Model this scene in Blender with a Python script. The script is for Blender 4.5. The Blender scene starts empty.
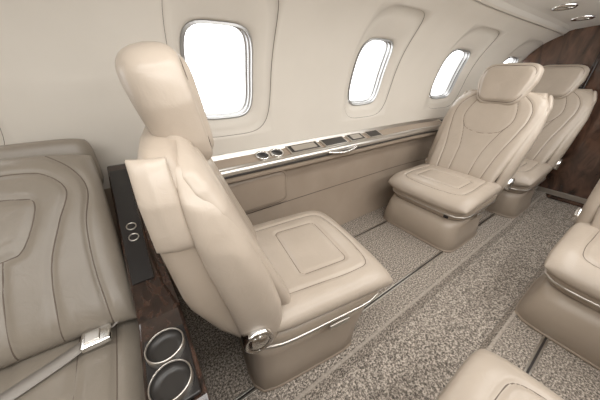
import bpy, math, bmesh
import numpy as np
from mathutils import Matrix, Vector

scn = bpy.context.scene
try:
    scn.view_settings.view_transform = 'Standard'
except Exception:
    pass

# ------------------------------------------------------------------ materials
def new_mat(name):
    m = bpy.data.materials.new(name); m.use_nodes = True
    nt = m.node_tree
    return m, nt, nt.nodes['Principled BSDF']

def mat_simple(name, col, rough=0.5, metal=0.0, coat=0.0):
    m, nt, b = new_mat(name)
    b.inputs['Base Color'].default_value = (*col, 1)
    b.inputs['Roughness'].default_value = rough
    b.inputs['Metallic'].default_value = metal
    b.inputs['Coat Weight'].default_value = coat
    return m

def mat_noise(name, c1, c2, scale, rough=0.5, bump=0.1, bdist=0.001, detail=4, stretch=(1,1,1), bscale=None, lo=.35, hi=.65, coat=0.0, dist=0.0, wrinkle=0.0):
    m, nt, b = new_mat(name)
    tc = nt.nodes.new('ShaderNodeTexCoord')
    mp = nt.nodes.new('ShaderNodeMapping'); mp.inputs['Scale'].default_value = stretch
    nz = nt.nodes.new('ShaderNodeTexNoise'); nz.inputs['Scale'].default_value = scale; nz.inputs['Detail'].default_value = detail
    nz.inputs['Distortion'].default_value = dist
    cr = nt.nodes.new('ShaderNodeValToRGB')
    cr.color_ramp.elements[0].position = lo; cr.color_ramp.elements[0].color = (*c1, 1)
    cr.color_ramp.elements[1].position = hi; cr.color_ramp.elements[1].color = (*c2, 1)
    nt.links.new(tc.outputs['Object'], mp.inputs[0]); nt.links.new(mp.outputs[0], nz.inputs[0])
    nt.links.new(nz.outputs[0], cr.inputs[0]); nt.links.new(cr.outputs[0], b.inputs['Base Color'])
    b.inputs['Roughness'].default_value = rough
    b.inputs['Coat Weight'].default_value = coat
    if bump > 0:
        n2 = nt.nodes.new('ShaderNodeTexNoise'); n2.inputs['Scale'].default_value = bscale or scale; n2.inputs['Detail'].default_value = 3
        nt.links.new(mp.outputs[0], n2.inputs[0])
        bp = nt.nodes.new('ShaderNodeBump'); bp.inputs['Strength'].default_value = bump; bp.inputs['Distance'].default_value = bdist
        nt.links.new(n2.outputs[0], bp.inputs['Height'])
        if wrinkle > 0:
            n3 = nt.nodes.new('ShaderNodeTexNoise'); n3.inputs['Scale'].default_value = 16; n3.inputs['Detail'].default_value = 3
            n3.inputs['Distortion'].default_value = 1.2
            nt.links.new(mp.outputs[0], n3.inputs[0])
            b3 = nt.nodes.new('ShaderNodeBump'); b3.inputs['Strength'].default_value = wrinkle; b3.inputs['Distance'].default_value = .006
            nt.links.new(n3.outputs[0], b3.inputs['Height']); nt.links.new(b3.outputs[0], bp.inputs['Normal'])
        nt.links.new(bp.outputs[0], b.inputs['Normal'])
    return m

M_LEATHER = mat_noise('leather_cream', (.425,.360,.297), (.46,.393,.327), 6, .33, .25, .0006, bscale=350, wrinkle=.35)
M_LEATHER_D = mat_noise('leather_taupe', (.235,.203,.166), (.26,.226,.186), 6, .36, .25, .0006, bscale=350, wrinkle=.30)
M_PIPE = mat_simple('seam_stitching', (.13,.10,.078), .6)
M_SHELL = mat_noise('seat_shell_leather', (.38,.317,.255), (.41,.342,.278), 5, .35, .2, .0006, bscale=300)
M_WALL = mat_noise('headliner_cream', (.67,.625,.56), (.70,.655,.59), 3, .6, .1, .0005, bscale=400)
M_LOWER = mat_noise('sidewall_tan_leather', (.325,.26,.203), (.355,.287,.226), 5, .45, .2, .0006, bscale=300)
M_CEIL = mat_simple('ceiling_cream', (.72,.69,.64), .5)
M_METAL = mat_simple('brushed_metal', (.60,.57,.53), .28, .95)
M_CHROME = mat_simple('chrome', (.78,.77,.75), .14, 1.0)
M_FRAME = mat_simple('window_frame_grey', (.46,.46,.455), .3, .6)
M_BLACK = mat_simple('black_plastic', (.018,.016,.016), .3)
M_DARK = mat_simple('dark_recess', (.035,.030,.027), .45)
M_CUP = mat_simple('cup_liner', (.028,.025,.023), .35)
M_WHITE = mat_simple('white_label', (.8,.78,.75), .5)
M_RED = mat_simple('red_label', (.6,.05,.03), .5)
M_WEB = mat_simple('belt_webbing', (.30,.275,.25), .8)
M_WOOD = mat_noise('walnut_veneer', (.032,.017,.012), (.135,.070,.046), 3.2, .14, 0, detail=9, stretch=(1,3.5,1.2), lo=.32, hi=.68, coat=.8, dist=1.6)
M_WOODC = mat_noise('console_walnut', (.010,.006,.005), (.050,.024,.016), 14, .10, 0, detail=8, stretch=(3,1.5,1.5), coat=.6, dist=1.5)

def carpet():
    m, nt, b = new_mat('speckled_carpet')
    tc = nt.nodes.new('ShaderNodeTexCoord')
    n1 = nt.nodes.new('ShaderNodeTexNoise'); n1.inputs['Scale'].default_value = 125; n1.inputs['Detail'].default_value = 4; n1.inputs['Roughness'].default_value=.8
    nt.links.new(tc.outputs['Object'], n1.inputs[0])
    cr = nt.nodes.new('ShaderNodeValToRGB')
    cr.color_ramp.elements[0].position=.40; cr.color_ramp.elements[0].color=(.075,.063,.053,1)
    cr.color_ramp.elements[1].position=.60; cr.color_ramp.elements[1].color=(.64,.565,.49,1)
    e = cr.color_ramp.elements.new(.5); e.color=(.255,.220,.186,1)
    nt.links.new(n1.outputs[0], cr.inputs[0]); nt.links.new(cr.outputs[0], b.inputs['Base Color'])
    b.inputs['Roughness'].default_value=.95
    bp = nt.nodes.new('ShaderNodeBump'); bp.inputs['Strength'].default_value=.6; bp.inputs['Distance'].default_value=.003
    nt.links.new(n1.outputs[0], bp.inputs['Height']); nt.links.new(bp.outputs[0], b.inputs['Normal'])
    return m
M_CARPET = carpet()
M_STRIP=mat_noise('carpet_binding',(.30,.262,.222),(.42,.368,.315),120,.8,.3,.001)

def glass():
    m = bpy.data.materials.new('window_glass'); m.use_nodes=True
    nt=m.node_tree; nt.nodes.clear()
    o=nt.nodes.new('ShaderNodeOutputMaterial'); mx=nt.nodes.new('ShaderNodeMixShader'); mx.inputs[0].default_value=.05
    t=nt.nodes.new('ShaderNodeBsdfTransparent'); g=nt.nodes.new('ShaderNodeBsdfGlossy'); g.inputs['Roughness'].default_value=.05
    nt.links.new(t.outputs[0],mx.inputs[1]); nt.links.new(g.outputs[0],mx.inputs[2]); nt.links.new(mx.outputs[0],o.inputs[0])
    return m
M_GLASS = glass()

# ------------------------------------------------------------------ helpers
def mk(name, verts, faces, mat, parent=None, smooth=True):
    me = bpy.data.meshes.new(name)
    me.from_pydata([tuple(map(float,v)) for v in verts], [], [tuple(map(int,f)) for f in faces])
    mats = mat if isinstance(mat,(list,tuple)) else [mat]
    for mm in mats: me.materials.append(mm)
    if smooth: me.polygons.foreach_set('use_smooth', [True]*len(me.polygons))
    me.update()
    ob = bpy.data.objects.new(name, me)
    scn.collection.objects.link(ob)
    if parent is not None: ob.parent = parent
    return ob

def empty(name, loc=(0,0,0), rz=0):
    e = bpy.data.objects.new(name, None); e.empty_display_size=.1
    e.location=loc; e.rotation_euler=(0,0,rz)
    scn.collection.objects.link(e); return e

def recalc(ob):
    bm=bmesh.new(); bm.from_mesh(ob.data); bmesh.ops.recalc_face_normals(bm,faces=bm.faces); bm.to_mesh(ob.data); bm.free()

def box(name, lo, hi, mat, parent=None, bev=.004):
    x0,y0,z0=lo; x1,y1,z1=hi
    v=[(x0,y0,z0),(x1,y0,z0),(x1,y1,z0),(x0,y1,z0),(x0,y0,z1),(x1,y0,z1),(x1,y1,z1),(x0,y1,z1)]
    f=[(0,3,2,1),(4,5,6,7),(0,1,5,4),(1,2,6,5),(2,3,7,6),(3,0,4,7)]
    ob=mk(name,v,f,mat,parent,False)
    if bev>0:
        b=ob.modifiers.new('bevel','BEVEL'); b.width=bev; b.segments=3
    return ob

def tube(name, pts, r, mat, parent=None, closed=False, n=6):
    pts=np.array(pts,float); N=len(pts)
    if closed: tan=np.roll(pts,-1,0)-np.roll(pts,1,0)
    else: tan=np.gradient(pts,axis=0)
    tan/=np.linalg.norm(tan,axis=1)[:,None]+1e-12
    ref=np.array([0,0,1.]) if abs(tan[0][2])<.9 else np.array([1.,0,0])
    verts=[];a=ref-np.dot(ref,tan[0])*tan[0]; a/=np.linalg.norm(a)
    for i in range(N):
        a=a-np.dot(a,tan[i])*tan[i]; a/=np.linalg.norm(a)+1e-12
        b=np.cross(tan[i],a)
        for k in range(n):
            th=2*math.pi*k/n
            verts.append(pts[i]+r*(math.cos(th)*a+math.sin(th)*b))
    faces=[]
    M=N if closed else N-1
    for i in range(M):
        for k in range(n):
            j=(i+1)%N
            faces.append((i*n+k,i*n+(k+1)%n,j*n+(k+1)%n,j*n+k))
    if not closed:
        faces.append(tuple(range(n))[::-1]); faces.append(tuple((N-1)*n+k for k in range(n)))
    return mk(name,verts,faces,mat,parent)

def merged(name, parts, mat, parent=None):
    V=[];F=[];o=0
    for ob in parts:
        vs=[v.co[:] for v in ob.data.vertices]; V+=vs
        F+=[tuple(o+i for i in p.vertices) for p in ob.data.polygons]; o+=len(vs)
        me=ob.data; bpy.data.objects.remove(ob); bpy.data.meshes.remove(me)
    return mk(name,V,F,mat,parent)

def smooth_poly(p, n=60, closed=False):
    p=np.array(p,float)
    if closed: P=np.vstack([p[-1],p,p[0],p[1]])
    else: P=np.vstack([2*p[0]-p[1],p,2*p[-1]-p[-2]])
    segs=len(P)-3; out=[]
    per=max(2,n//segs)
    for i in range(segs):
        p0,p1,p2,p3=P[i:i+4]
        for t in np.linspace(0,1,per,endpoint=False):
            out.append(.5*((2*p1)+(-p0+p2)*t+(2*p0-5*p1+4*p2-p3)*t*t+(-p0+3*p1-3*p2+p3)*t**3))
    if not closed: out.append(p[-1])
    return np.array(out)

def pad(name, C, N, T, mat, parent, seams=(), metric=(.3,.3), ns=56, nt=64, p=7, depth=.007, gw=.009, rs=.0018, mat_seam=None, back=1.0):
    N=np.array(N,float); N/=np.linalg.norm(N)
    sl=[]
    for sm in seams:
        pts=smooth_poly(sm['p'], sm.get('n',70), sm.get('c',False)) if not sm.get('straight') else np.array(sm['p'],float)
        sl.append((pts,sm.get('c',False),sm))
    def groove(s,t):
        g=np.zeros_like(s)
        for pts,c,sm in sl:
            d=np.full(s.shape,1e9)
            q=np.vstack([pts,pts[:1]]) if c else pts
            for a,b in zip(q[:-1],q[1:]):
                ax,ay=a[0]*metric[0],a[1]*metric[1]; bx,by=b[0]*metric[0],b[1]*metric[1]
                X=s*metric[0];Y=t*metric[1]
                L=(bx-ax)**2+(by-ay)**2+1e-12
                u=np.clip(((X-ax)*(bx-ax)+(Y-ay)*(by-ay))/L,0,1)
                dd=np.hypot(X-ax-u*(bx-ax),Y-ay-u*(by-ay)); d=np.minimum(d,dd)
            g=np.maximum(g,depth*np.exp(-(d/gw)**2))
        return g
    def ev(s,t,side):
        prof=np.sqrt(np.clip(1-np.abs(s)**p,0,1))*np.sqrt(np.clip(1-np.abs(t)**p,0,1))
        th=T(s,t)*prof
        if side>0 and sl: th=th-groove(s,t)*np.clip(prof*1.3,0,1)
        if side<0: th=-th*back
        x,y,z=C(s,t)
        return np.stack([x+N[0]*th,y+N[1]*th,z+N[2]*th],-1)
    def samp(n):
        a=np.linspace(-1,1,n); return .45*a+.55*np.sin(a*math.pi/2)
    S,Tt=np.meshgrid(samp(ns),samp(nt),indexing='ij')
    F_=ev(S,Tt,1).reshape(-1,3); B_=ev(S,Tt,-1).reshape(-1,3)
    verts=np.vstack([F_,B_]); n=ns*nt; faces=[]
    for i in range(ns-1):
        for j in range(nt-1):
            a=i*nt+j; faces.append((a,a+nt,a+nt+1,a+1)); faces.append((n+a,n+a+1,n+a+nt+1,n+a+nt))
    ob=mk(name,verts,faces,mat,parent)
    bm=bmesh.new(); bm.from_mesh(ob.data); bmesh.ops.remove_doubles(bm,verts=bm.verts,dist=1e-5); bmesh.ops.recalc_face_normals(bm,faces=bm.faces); bm.to_mesh(ob.data); bm.free()
    ob.data.polygons.foreach_set('use_smooth',[True]*len(ob.data.polygons))
    obs=[ob]
    if sl:
        parts=[]
        for pts,c,sm in sl:
            P=ev(pts[:,0],pts[:,1],1)
            parts.append(tube('t',P,rs,M_PIPE,None,c))
        obs.append(merged(name+'_seams',parts,mat_seam or M_PIPE,parent))
    return obs

def loft(name, secs, mat, parent=None, n=48, power=5):
    verts=[];faces=[]
    for s in secs:
        cx,cy,hx,hy,z=s[:5]; pw=s[5] if len(s)>5 else power
        for k in range(n):
            a=2*math.pi*(k+.5)/n; c,sn=math.cos(a),math.sin(a)
            r=(abs(c)**pw+abs(sn)**pw)**(-1/pw)
            verts.append((cx+hx*r*c,cy+hy*r*sn,z))
    for i in range(len(secs)-1):
        for k in range(n):
            faces.append((i*n+k,i*n+(k+1)%n,(i+1)*n+(k+1)%n,(i+1)*n+k))
    faces.append(tuple(range(n))[::-1]); faces.append(tuple((len(secs)-1)*n+k for k in range(n)))
    return mk(name,verts,faces,mat,parent)

def disc(name, c, r, h, axis, mat, parent, prof=None, n=32):
    prof=prof or [(0,0),(r,0),(r,h*.8),(r*.93,h),(0,h)]
    ax=Vector(axis).normalized(); q=Vector((0,0,1)).rotation_difference(ax).to_matrix()
    verts=[];faces=[]
    for (rr,hh) in prof:
        for k in range(n):
            a=2*math.pi*k/n
            v=q@Vector((rr*math.cos(a),rr*math.sin(a),hh))+Vector(c)
            verts.append(v[:])
    for i in range(len(prof)-1):
        for k in range(n): faces.append((i*n+k,i*n+(k+1)%n,(i+1)*n+(k+1)%n,(i+1)*n+k))
    return mk(name,verts,faces,mat,parent)

# ------------------------------------------------------------------ fuselage shell
YC=.2
PROF=smooth_poly([(.90,-.02),(.97,.2),(1.0,.45),(1.01,.62),(1.0,.85),(.965,1.08),(.90,1.25),(.79,1.385),(.64,1.47)],240)
PL=np.concatenate([[0],np.cumsum(np.linalg.norm(np.diff(PROF,axis=0),axis=1))])
def s_of_z(z): return float(np.interp(z,PROF[:,1],PL))
X0,X1=-1.6,3.40
def kx(x):
    u=np.clip((x-1.8)/1.6,0,1); return 1-.14*u*u*(3-2*u)
def kz(x):
    u=np.clip((x-1.8)/1.6,0,1); return 1-.10*u
def W(x,s,side=1,off=0.):
    dy=np.interp(s,PL,PROF[:,0]); z=np.interp(s,PL,PROF[:,1])
    e=.01
    dy2=np.interp(s+e,PL,PROF[:,0])-np.interp(s-e,PL,PROF[:,0]); dz2=np.interp(s+e,PL,PROF[:,1])-np.interp(s-e,PL,PROF[:,1])
    L=np.hypot(dy2,dz2)+1e-9; ny,nz=dz2/L,-dy2/L
    z=z+nz*off; dy=dy+ny*off
    zz=z if z<.7 else .7+(z-.7)*kz(x)
    return (x,YC+side*dy*kx(x),zz)

WIN=[-.61,.375,1.36,2.32,3.17]
S_END=PL[-1]; S_LED=s_of_z(.66)
S_W0=s_of_z(.900); S_W1=s_of_z(1.250)
WCS=(S_W0+S_W1)/2; WHS=(S_W1-S_W0)/2+.005; WHX=.150
S_P0=s_of_z(.81); S_P1=s_of_z(1.40); PCS=(S_P0+S_P1)/2; PHS=(S_P1-S_P0)/2; PHX=.225
BHX=.24; S_B0=S_P0-.015; S_B1=S_P1+.015
def sub(a,b,st): return list(np.linspace(a,b,max(2,int(round((b-a)/st))+1)))
XE=3.46
def build_wall(side,name):
    xs=[];cur=X0
    blocks=[]
    for w in WIN:
        pc=w+.02
        a,b=pc-BHX,pc+BHX
        xs+=sub(cur,a,.06)[:-1]; i0=len(xs); xs+=sub(a,b,.03)[:-1]; i1=len(xs); cur=b; blocks.append((w,i0,i1))
    xs+=sub(cur,XE,.06)
    ss=sub(0,S_LED,.05)[:-1]+sub(S_LED,S_B0,.03)[:-1]; j0=len(ss); ss+=sub(S_B0,S_B1,.03)[:-1]; j1=len(ss); ss+=sub(S_B1,S_END,.03)
    nx,nsn=len(xs),len(ss)
    verts=[W(x,s,side) for x in xs for s in ss]; faces=[];mi=[]
    inb=lambda i,j:any(i0<=i<i1 and j0<=j<j1 for (_,i0,i1) in blocks)
    for i in range(nx-1):
        for j in range(nsn-1):
            if inb(i,j): continue
            a=i*nsn+j; faces.append((a,a+nsn,a+nsn+1,a+1)); mi.append(1 if ss[j]<S_LED-1e-6 else 0)
    grp=[]
    for wi,(w,i0,i1) in enumerate(blocks):
        ring=[(i,j0) for i in range(i0,i1)]+[(i1,j) for j in range(j0,j1)]+[(i,j1) for i in range(i1,i0,-1)]+[(i0,j) for j in range(j1,j0,-1)]
        pc=w+.02; prev=[i*nsn+j for i,j in ring]; n=len(ring)
        ang=[math.atan2((ss[j]-PCS)/PHS,(xs[i]-pc)/PHX) for i,j in ring]
        def loop(cx,cs,hx,hs,off,pw=4.2,ang=ang):
            o=[]
            for a in ang:
                c,sn=math.cos(a),math.sin(a); r=(abs(c)**pw+abs(sn)**pw)**(-1/pw)
                o.append(W(cx+hx*r*c,cs+hs*r*sn,side,off))
            return o
        steps=[(pc,PCS,PHX,PHS,0),(pc,PCS,PHX-.004,PHS-.004,.009),(pc-.006,PCS*.7+WCS*.3,PHX-.03,PHS-.05,.010),(w+.008,WCS,WHX+.034,WHS+.030,.014),(w,WCS,WHX+.010,WHS+.010,.026),(w,WCS,WHX+.002,WHS+.002,.034),(w,WCS,WHX+.002,WHS+.002,.11)]
        for st in steps:
            base=len(verts); verts+=loop(*st); now=list(range(base,base+n))
            for k in range(n):
                faces.append((prev[k],prev[(k+1)%n],now[(k+1)%n],now[k])); mi.append(0)
            prev=now
        grp.append((w,loop,n))
    ob=mk(name,verts,faces,[M_WALL,M_LOWER],None)
    ob.data.polygons.foreach_set('material_index',mi)
    recalc(ob)
    for wi,(w,loop,n) in enumerate(grp):
        e=empty('window_%d'%(wi+1+(0 if side>0 else len(WIN))))
        rings=[(.006,.026),(-.002,.022),(-.004,.036),(-.009,.038),(-.011,.058),(-.016,.060),(-.018,.088)]
        V=[];F=[]
        for r,(h,o) in enumerate(rings): V+=loop(w,WCS,WHX+h,WHS+h,o)
        for r in range(len(rings)-1):
            for k in range(n): F.append((r*n+k,r*n+(k+1)%n,(r+1)*n+(k+1)%n,(r+1)*n+k))
        fr=mk('frame',V,F,M_FRAME,e,False)
        V=loop(w,WCS,WHX,WHS,.086)+[W(w,WCS,side,.086)]
        mk('pane',V,[(k,(k+1)%n,n) for k in range(n)],M_GLASS,e)
        tube('shade_track_1',loop(w,WCS,WHX-.007,WHS-.007,.040),.0028,M_DARK,e,True)
        tube('shade_track_2',loop(w,WCS,WHX-.014,WHS-.014,.062),.0028,M_DARK,e,True)
        tube('panel_seam',loop(w+.02,PCS,PHX-.001,PHS-.001,.004),.0020,M_PIPE,e,True)
    return ob
build_wall(1,'wall_left'); build_wall(-1,'wall_right')

CP=[(-.66,1.462),(-.62,1.49),(-.58,1.50),(-.3,1.525),(0,1.535),(.3,1.525),(.58,1.50),(.62,1.49),(.66,1.462)]
def ceil_pt(x,dy,z): return (x,YC+dy*kx(x),.7+(z-.7)*kz(x))
xs=np.linspace(X0,X1,60)
V=[ceil_pt(x,dy,z) for x in xs for dy,z in CP]; n=len(CP)
F=[(i*n+j,i*n+j+1,(i+1)*n+j+1,(i+1)*n+j) for i in range(59) for j in range(n-1)]
mk('ceiling',V,F,M_CEIL,None,False)
tube('trim_1',[ceil_pt(x,.655,1.460) for x in xs],.003,M_METAL)

AY0,AY1,AD=.02,.335,-.045
sec=[(-.78,0),(AY0-.006,0),(AY0,-.006),(AY0+.02,AD),(AY1-.02,AD),(AY1,-.006),(AY1+.006,0),(1.16,0)]
xs=np.linspace(X0,X1,80); n=len(sec)
V=[(x,y,z) for x in xs for y,z in sec]
F=[(i*n+j,i*n+j+1,(i+1)*n+j+1,(i+1)*n+j) for i in range(79) for j in range(n-1)]
ob=mk('floor',V,F,M_CARPET,None,False); recalc(ob)
for i,(y) in enumerate([AY0-.010,AY1+.010]):
    box('trim_%d'%(i+2),(X0,y-.007,-.001),(X1,y+.007,.006),M_STRIP,None,.002)
for i,y in enumerate([.47,.93,-.12,-.52]):
    st=empty('seat_track.%03d'%i if i else 'seat_track')
    a,b=(.02 if i<2 else X0+.05),X1-.1
    box('rail_1',(a,y-.011,-.001),(b,y-.004,.004),M_METAL,st,.001)
    box('rail_2',(a,y+.004,-.001),(b,y+.011,.004),M_METAL,st,.001)
    box('groove',(a,y-.004,-.001),(b,y+.004,.001),M_DARK,st,0)

def bulkhead(name,x,th,mat):
    idx=list(range(0,len(PROF),6))
    ps=[(YC+PROF[i,0]*kx(x),(PROF[i,1] if PROF[i,1]<.7 else .7+(PROF[i,1]-.7)*kz(x))) for i in idx]
    ps+=[ceil_pt(x,dy,z)[1:] for dy,z in CP[::-1][1:-1]]
    ps+=[(2*YC-y,z) for y,z in ps[:len(idx)][::-1]]
    ps=[(y,z) if z>-.01 else (y,-.05) for y,z in ps]
    n=len(ps)
    V=[(x,y,z) for y,z in ps]+[(x+th,y,z) for y,z in ps]
    F=[tuple(range(n)),tuple(range(n,2*n))[::-1]]+[(i,(i+1)%n,n+(i+1)%n,n+i) for i in range(n)]
    ob=mk(name,V,F,mat,None,False); recalc(ob); return ob
bulkhead('wall_forward',X1-.06,.05,M_WOOD)
bulkhead('wall_aft',X0,.05,M_WALL)
e=empty('door_1')
box('leaf',(X1-.085,-.10,-.04),(X1-.062,.46,1.30),M_WOOD,e,.006)
for y in (-.115,.475): box('jamb_%d'%(1 if y<0 else 2),(X1-.090,y-.010,-.04),(X1-.06,y+.010,1.33),M_WOODC,e,.004)
box('header',(X1-.090,-.125,1.305),(X1-.06,.485,1.33),M_WOODC,e,.004)
disc('handle',(X1-.087,.40,.75),.025,.03,(-1,0,0),M_CHROME,e)
box('baseboard_forward',(X1-.09,-.10,0),(X1-.086,.46,.05),M_METAL,None,.001)

# ------------------------------------------------------------------ side ledge
def sweep(name,sec,x0,x1,mat,parent,n=60,smooth=False,side=1,close=True):
    xs=np.linspace(x0,x1,n); m=len(sec)
    V=[(x,YC+side*dy*kx(x),z) for x in xs for dy,z in sec]
    F=[(i*m+j,i*m+(j+1)%m,(i+1)*m+(j+1)%m,(i+1)*m+j) for i in range(n-1) for j in range(m if close else m-1)]
    if close: F+= [tuple(range(m)),tuple((n-1)*m+k for k in range(m))[::-1]]
    ob=mk(name,V,F,mat,parent,smooth); recalc(ob); return ob
def rr(s0,s1,t0,t1,r=.12,k=5):
    pts=[]
    for cx,cy,a0 in ((s1-r,t1-r,0),(s0+r,t1-r,90),(s0+r,t0+r,180),(s1-r,t0+r,270)):
        for q in range(k+1):
            a=math.radians(a0+90*q/k); pts.append((cx+r*math.cos(a),cy+r*math.sin(a)))
    return pts
def ledge(side,nm):
    e=empty(nm)
    x0,x1=.16,3.3
    sweep('top',[(.905,.672),(1.0,.705),(1.008,.705),(1.008,.66),(.91,.64)],x0,x1,M_LOWER,e,side=side)
    sweep('fascia',[(.885,.640),(.880,.652),(.884,.668),(.895,.680),(.908,.682),(.915,.672),(.912,.640),(.90,.634)],x0,x1,M_METAL,e,smooth=True,side=side)
    sweep('fascia_lip',[(.884,.632),(.879,.636),(.879,.643),(.886,.646),(.90,.640)],x0,x1,M_DARK,e,side=side)
    sweep('fascia_wood',[(.897,.600),(.893,.612),(.893,.636),(.99,.640),(.99,.607)],x0,x1,M_LOWER,e,side=side)
    sweep('back_strip',[(.985,.700),(.998,.722),(1.006,.722),(1.006,.70)],x0,x1,M_METAL,e,side=side)
    def yz(dy): return .672+(dy-.905)/.095*.033
    for k,(a,b) in enumerate([(.70,.93),(.96,1.16),(1.19,1.34),(1.38,1.52),(2.35,2.7)]):
        sweep('tray_rim_%d'%k,[(.914,yz(.914)+.001),(.914,yz(.914)+.008),(.988,yz(.988)+.008),(.988,yz(.988)+.001)],a,b,M_METAL,e,12,side=side)
        sweep('tray_well_%d'%k,[(.921,yz(.921)+.003),(.921,yz(.921)+.0095),(.981,yz(.981)+.0095),(.981,yz(.981)+.003)],a+.010,b-.010,M_DARK,e,12,side=side)
        if k in (0,2):
            sweep('tray_lid_%d'%k,[(.929,yz(.929)+.003),(.929,yz(.929)+.012),(.973,yz(.973)+.012),(.973,yz(.973)+.003)],a+.03,b-.03,M_METAL,e,12,side=side)
    for cx in (.53,.62):
        c=(cx,YC+side*.950*kx(cx),yz(.95)+.001)
        disc('cup_rim',c,.040,.012,(0,-side*.3,1),M_CHROME,e,[(.041,0),(.041,.010),(.036,.013),(.032,.010),(.031,.004)])
        disc('cup_well',c,.032,.01,(0,-side*.3,1),M_BLACK,e,[(0,.003),(.033,.004),(.033,.006)])
    P=[(x,YC+side*(.878-.014*math.sin((x-.95)/.26*math.pi))*kx(x),.655-.016*math.sin((x-.95)/.26*math.pi)) for x in np.linspace(.95,1.21,20)]
    tube('table_handle',P,.008,M_CHROME,e,n=10)
    x0,x1=.22,.70
    def C(s,t):
        x=(x0+x1)/2+s*(x1-x0)/2*(1-.05*np.abs(t)**4); z=.465+t*.120*(1-.03*np.abs(s)**8)
        return x, YC+side*(.985+.004*t)+0*x, z
    pad('armrest_panel',C,(0,-side,0),lambda s,t:.032+0*s,M_LOWER,e,[{'p':rr(-.93,.93,-.86,.86,.25),'c':True,'straight':True}],metric=(.24,.125),ns=60,nt=30,p=10,depth=.006)
    tube('lower_seam',[W(x,s_of_z(.33),side,-.001) for x in np.linspace(.1,3.3,60)],.0026,M_PIPE,e)
    tube('upper_seam',[W(x,s_of_z(.575),side,-.001) for x in np.linspace(.75,3.3,60)],.0020,M_PIPE,e)
    return e
ledge(1,'side_ledge'); ledge(-1,'side_ledge.001')

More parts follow.
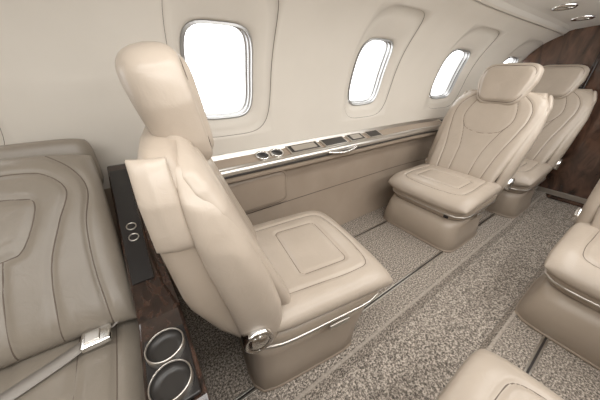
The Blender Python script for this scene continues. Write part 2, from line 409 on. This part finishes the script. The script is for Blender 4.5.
# ------------------------------------------------------------------ seats
def seat(name,loc,rz,tag=False,rec=.08,ped=0.):
    e=empty(name,loc,rz)
    backs=[]
    def C(s,t):
        x=.435+.285*t*(1-.04*np.abs(s)**6)+.012*(1-s*s)*np.clip(t,0,1)
        y=.305*s*(1-.05*np.abs(t)**6)*(1-.03*(1-t)/2)
        z=.348+.008*(1-s*s)-.028*np.clip((t-.45)/.55,0,1)**2+.014*np.abs(s)**3
        return x,y,z
    pad('cushion',C,(0,0,1),lambda s,t:.056+0*s,M_LEATHER,e,
        [{'p':rr(-.50,.50,-.30,.44,.08),'c':True,'straight':True},
         {'p':[(-.68,-.98),(-.70,-.3),(-.72,.35),(-.65,.66),(-.3,.74),(0,.75),(.3,.74),(.65,.66),(.72,.35),(.70,-.3),(.68,-.98)],'n':110}],
        metric=(.298,.285),ns=84,nt=84,gw=.008)
    loft('pan',[(.39,0,.27,.255,.215),(.395,0,.288,.275,.235),(.405,0,.298,.288,.27),(.405,0,.298,.288,.305),(.405,0,.290,.28,.318)],M_SHELL,e,power=6)
    loft('pan_trim',[(.402,0,.300,.290,.262),(.402,0,.303,.293,.266),(.402,0,.303,.293,.270),(.402,0,.300,.290,.274)],M_METAL,e,power=6)
    q=ped
    loft('pedestal',[(.33+q,0,.238,.285,.0),(.33+q,0,.243,.290,.012),(.35+q*.9,0,.250,.274,.10),(.375+q*.5,0,.272,.266,.18),(.38+q*.2,0,.278,.262,.222)],M_SHELL,e,power=8)
    loft('pedestal_foot',[(.33+q,0,.244,.291,-.001),(.33+q,0,.247,.294,.006),(.33+q,0,.243,.290,.014)],M_LOWER,e,power=8)
    zc=lambda t:.36+.63*(t+1)/2
    def xc(t):
        u=(t+1)/2
        return .225-.175*u-.02*np.sin(u*math.pi)
    Wt=lambda t:np.interp(t,[-1,-.6,0,.35,.6,.8,.92,1],[.235,.255,.280,.293,.298,.288,.270,.245])
    def CB(s,t):
        z=zc(t)-.045*np.abs(s)**3*np.clip((t-.2)/.8,0,1)
        y=s*Wt(t)
        x=xc(t)+.045*np.abs(s)**2.6*np.interp(t,[-1,0,.6,1],[1,.9,.6,.15])
        return x,y,z
    backs+=pad('backrest_cushion',CB,(.96,0,.28),lambda s,t:.056-.008*np.clip(t,0,1)+0*s,M_LEATHER,e,
        [{'p':[(-.66,-.99),(-.68,-.4),(-.77,.1),(-.80,.45),(-.72,.72),(-.50,.90)]},
         {'p':[(.66,-.99),(.68,-.4),(.77,.1),(.80,.45),(.72,.72),(.50,.90)]},
         {'p':[(-.30,-.99),(-.30,-.4),(-.42,.05),(-.54,.34),(-.48,.62),(-.34,.90)]},
         {'p':[(.30,-.99),(.30,-.4),(.42,.05),(.54,.34),(.48,.62),(.34,.90)]},
         {'p':[(-.51,.22),(-.36,.08),(0,.02),(.36,.08),(.51,.22)]}],
        metric=(.27,.31),ns=100,nt=90,p=6,back=.8,depth=.0045,gw=.006)
    sec=[]
    for u in np.linspace(0,1,24):
        z=.26+.715*u
        w=np.interp(u,[0,.1,.5,.8,.92,1],[.22,.255,.276,.284,.272,.235])
        xf=np.interp(z,[.26,.35,.5,1.0],[.20,.215,.17,.06]); xr=np.interp(z,[.26,.34,.42,.55,.75,.92,.98],[.09,.05,.0,-.045,-.048,-.032,-.005])
        sec.append(((xf+xr)/2,0,(xf-xr)/2,w,z,4))
    backs.append(loft('back_shell',sec,M_SHELL,e,n=64))
    for sd in (-1,1):
        k=1 if sd<0 else 2
        ZZ=[.28,.38,.5,.65,.75,.89,.96]
        FR=[.185,.225,.222,.195,.165,.120,.085]
        RE=[.095,.080,.070,.050,.042,.036,.030]
        def CW(s,t,sd=sd):
            z=.285+.660*(t+1)/2
            fr=np.interp(z,ZZ,FR); re=np.interp(z,ZZ,RE)
            x=(fr+re)/2+(fr-re)/2*s*(1-.35*np.clip(t,0,1)**8)
            y=sd*(np.interp(z,[.3,.5,.75,.86,.95],[.268,.278,.287,.278,.240])-.022*np.clip(s,0,1)**2)
            z=z-.030*s*(1-np.clip(t,0,1)**4)
            return x,y+0*s,z+0*x
        backs+=pad('side_wing_%d'%k,CW,(.15,sd,0),lambda s,t:.030+0*s,M_LEATHER,e,[],metric=(.08,.31),ns=30,nt=70,p=3.2)
        def CF(s,t,sd=sd):
            u=(t+1)/2
            z=.77+.195*u; x=.008+.036*s*(1-.1*t)
            y=sd*(np.interp(u,[0,.6,1],[.280,.280,.255])-.012*np.clip(-s,0,1))
            return x,y+0*s,z+0*s
        backs+=pad('side_flap_%d'%k,CF,(0,sd,0),lambda s,t:.016+0*s,M_LEATHER,e,[],ns=24,nt=36,p=5)
        disc('recline_hub_%d'%k,(.125,sd*.276,.39),.05,.03,(0,sd,0),M_CHROME,e,
            [(0,0),(.046,0),(.046,.038),(.042,.042),(.037,.042),(.035,.036),(.033,.036),(.031,.042),(.012,.046),(0,.046)])
        box('side_latch_%d'%k,(.40,min(sd*.287,sd*.297),.225),(.49,max(sd*.287,sd*.297),.250),M_METAL,e,.003)
    def CH(s,t):
        wt=np.interp(t,[-1,-.5,.2,.8,1],[.130,.152,.175,.174,.168])
        y=s*wt*(1-.13*np.abs(t)**6)
        z=1.018+.137*t*(1-.13*np.abs(s)**5)
        x=.064-.02*t+.020*np.abs(s)**2
        return x,y,z
    backs+=pad('headrest',CH,(1,0,.15),lambda s,t:.068+.006*t,M_LEATHER,e,
        [{'p':rr(-.86,.86,-.84,.84,.30),'c':True,'straight':True}],metric=(.16,.13),ns=48,nt=48,p=5.5)
    for ob in backs:
        for v in ob.data.vertices:
            v.co.x-=rec*max(0.,v.co.z-.38)
    if tag:
        xx=.600+ped*.6
        box('life_vest_tag',(xx,-.075,.12),(xx+.030,-.035,.16),M_WHITE,e,.001)
        box('life_vest_mark',(xx+.026,-.067,.128),(xx+.032,-.043,.143),M_RED,e,.0005)
        box('front_latch',(.700,.17,.245),(.708,.20,.262),M_BLACK,e,.002)
    return e

seat('cabin_seat',(.045,.73,0),math.radians(-8),rec=.04)
seat('cabin_seat.001',(2.24,.715,0),math.radians(180),True,rec=.20,ped=.15)
seat('cabin_seat.002',(3.08,.63,0),math.radians(180),rec=.20,ped=.1)
seat('cabin_seat.003',(2.05,-.27,0),math.radians(180),True,ped=.15)
seat('cabin_seat.004',(.0,-.27,0),0,rec=.30)

# ------------------------------------------------------------------ side-facing belted seat (aft)
e=empty('side_facing_seat')
DX0,DX1=-.92,-.150
mx,hx=(DX0+DX1)/2,(DX1-DX0)/2
def CD(s,t):
    u=(t+1)/2
    x=mx+s*hx*(1-.02*np.abs(t)**6)
    z=.44+.425*u-.012*np.abs(s)**5*u; y=.68+.375*u-.03*np.abs(s)**3
    return x,y,z
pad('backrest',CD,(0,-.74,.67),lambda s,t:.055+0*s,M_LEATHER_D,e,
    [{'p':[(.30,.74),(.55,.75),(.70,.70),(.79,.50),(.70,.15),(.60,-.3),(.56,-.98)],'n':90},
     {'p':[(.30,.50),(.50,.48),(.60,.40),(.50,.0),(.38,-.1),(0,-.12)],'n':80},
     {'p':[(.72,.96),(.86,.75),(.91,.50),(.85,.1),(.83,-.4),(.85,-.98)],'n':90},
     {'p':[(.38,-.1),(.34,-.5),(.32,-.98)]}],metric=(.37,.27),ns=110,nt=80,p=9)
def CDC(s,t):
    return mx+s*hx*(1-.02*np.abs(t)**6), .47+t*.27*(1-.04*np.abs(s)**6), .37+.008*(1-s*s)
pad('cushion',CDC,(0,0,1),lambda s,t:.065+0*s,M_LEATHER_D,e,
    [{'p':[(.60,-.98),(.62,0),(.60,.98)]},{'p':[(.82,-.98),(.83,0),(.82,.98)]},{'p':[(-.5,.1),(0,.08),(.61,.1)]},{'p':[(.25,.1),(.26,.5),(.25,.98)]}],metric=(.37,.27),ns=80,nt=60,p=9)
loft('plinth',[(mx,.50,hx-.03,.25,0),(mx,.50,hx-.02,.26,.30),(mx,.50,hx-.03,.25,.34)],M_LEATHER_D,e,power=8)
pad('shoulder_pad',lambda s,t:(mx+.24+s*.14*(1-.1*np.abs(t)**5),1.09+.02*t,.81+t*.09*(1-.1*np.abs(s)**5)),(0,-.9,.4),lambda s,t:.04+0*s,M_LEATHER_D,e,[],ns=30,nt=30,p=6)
eb=empty('seat_belt')
def strap(name,pts,w,par):
    V=[];F=[]
    pts=smooth_poly(pts,20)
    for p in pts:
        for sgn in(-1,1): V.append((p[0]+sgn*w[0],p[1]+sgn*w[1],p[2]+sgn*w[2]))
    n=len(pts)
    for i in range(n-1): F.append((2*i,2*i+1,2*i+3,2*i+2))
    ob=mk(name,V,F,M_WEB,par); m=ob.modifiers.new('s','SOLIDIFY'); m.thickness=.003; m.offset=0
    return ob
B=(.035,.03,.002)
def pb(*p): return tuple(a+b for a,b in zip(p,B))
strap('webbing_1',[pb(-.30,.60,.455),pb(-.36,.58,.449),pb(-.48,.54,.448),pb(-.62,.50,.448)],(.006,.022,.0),eb)
strap('webbing_2',[pb(-.185,.70,.485),pb(-.21,.66,.462),pb(-.25,.61,.455)],(.016,.014,0),eb)
box('buckle',pb(-.318,.568,.450),pb(-.252,.622,.470),M_CHROME,eb,.005)
box('buckle_flap',pb(-.308,.578,.470),pb(-.275,.612,.474),M_METAL,eb,.002)

# ------------------------------------------------------------------ console with cup holders
e=empty('cupholder_console')
cx0,cx1=-.145,-.030
prof=[(.28,0),(.28,.47),(.29,.485),(.31,.492),(.56,.505),(.64,.545),(.75,.60),(1.0,.72),(1.14,.775),(1.16,.77),(1.16,0)]
def xr(y): return np.interp(y,[.28,.52,.68,1.17],[0,0,.045,.045])
n=len(prof)
V=[(cx0,y,z) for y,z in prof]+[(cx1-xr(y),y,z) for y,z in prof]
F=[tuple(range(n)),tuple(range(n,2*n))[::-1]]+[(i,(i+1)%n,n+(i+1)%n,n+i) for i in range(n)]
ob=mk('body',V,F,M_WOODC,e,False); recalc(ob); b=ob.modifiers.new('b','BEVEL'); b.width=.006; b.segments=3
box('cup_plate',(-.137,.315,.493),(-.042,.505,.502),M_BLACK,e,.004)
for k,(x,y) in enumerate([(-.090,.362),(-.090,.452)]):
    disc('cup_ring_%d'%(k+1),(x,y,.500),.05,.01,(0,0,1),M_METAL,e,[(.043,0),(.043,.020),(.0415,.023),(.040,.022),(.039,.0)])
    disc('cup_wall_%d'%(k+1),(x,y,.500),.05,.01,(0,0,1),M_CUP,e,[(.0392,.019),(.037,.003),(.022,.0025),(0,.0025)])
def ramp(y): return np.interp(y,[p[0] for p in prof[3:9]],[p[1] for p in prof[3:9]])
V=[];F=[]
ys=np.linspace(.66,1.10,16)
for y in ys: V+=[(-.138,y,ramp(y)+.0015),(-.083,y,ramp(y)+.0015),(-.083,y,ramp(y)+.006),(-.138,y,ramp(y)+.006)]
for i in range(15):
    for j in range(4): F.append((4*i+j,4*i+(j+1)%4,4*i+4+(j+1)%4,4*i+4+j))
F+=[(0,1,2,3),(63,62,61,60)]
ob=mk('control_strip',V,F,M_BLACK,e,False); recalc(ob)
for k,y in enumerate([.80,.84]):
    disc('button_%d'%(k+1),(-.108,y,ramp(y)+.006),.014,.004,(0,-.4,.9),M_METAL,e,[(.015,0),(.015,.003),(.012,.004),(.0115,.001)])
    disc('button_cap_%d'%(k+1),(-.108,y,ramp(y)+.006),.012,.002,(0,-.4,.9),M_BLACK,e)

# ------------------------------------------------------------------ ceiling downlights
def ceil_z(x,dy):
    z=np.interp(dy,[c[0] for c in CP],[c[1] for c in CP]); return .7+(z-.7)*kz(x)
for i,(x,dy) in enumerate([(2.52,.46),(2.95,.46),(1.6,.42),(.6,.42),(-.5,.42)]):
    ee=empty('downlight' if i==0 else 'downlight.%03d'%i)
    c=(x,YC+dy*kx(x),ceil_z(x,dy))
    disc('bezel',c,.035,.01,(0,0,-1),M_CHROME,ee,[(.066,-.002),(.066,.004),(.058,.012),(.042,.006),(.040,.0)])
    disc('lens',c,.03,.01,(0,0,-1),M_DARK,ee,[(0,.002),(.041,.002)])

# ------------------------------------------------------------------ lights
def area(name,loc,size,sy,energy,rot=(0,0,0),col=(1,.99,.965)):
    l=bpy.data.lights.new(name,'AREA'); l.shape='RECTANGLE'; l.size=size; l.size_y=sy; l.energy=energy; l.color=col
    o=bpy.data.objects.new(name,l); o.location=loc; o.rotation_euler=rot; scn.collection.objects.link(o); return o
area('cabin_fill',(.9,.2,1.49),4.4,.24,20)  # added fill strip along the ceiling centre, out of view, no real fixture
area('cabin_fill.001',(1.0,-.38,1.42),4.0,.08,21,(math.radians(55),0,0))  # added fill, tilted to brighten the left wall and camera-facing sides
w=bpy.data.worlds.new('World'); scn.world=w; w.use_nodes=True
bg=w.node_tree.nodes['Background']; bg.inputs[0].default_value=(1,1,1,1); bg.inputs[1].default_value=3.8

# ------------------------------------------------------------------ camera
cd=bpy.data.cameras.new('Camera'); cam=bpy.data.objects.new('Camera',cd); scn.collection.objects.link(cam)
FPX=232.; cd.sensor_width=36; cd.lens=FPX/600*36; cd.clip_start=.01
yaw=math.radians(55.8); pit=math.radians(28.9)
fh=Vector((math.cos(yaw),math.sin(yaw),0)); z=Vector((0,0,1))
f=fh*math.cos(pit)-z*math.sin(pit); r=Vector((math.sin(yaw),-math.cos(yaw),0)); u=fh*math.sin(pit)+z*math.cos(pit)
m=Matrix((r,u,-f)).transposed().to_4x4(); m.translation=Vector((0,0,1.1)); cam.matrix_world=m
scn.camera=cam
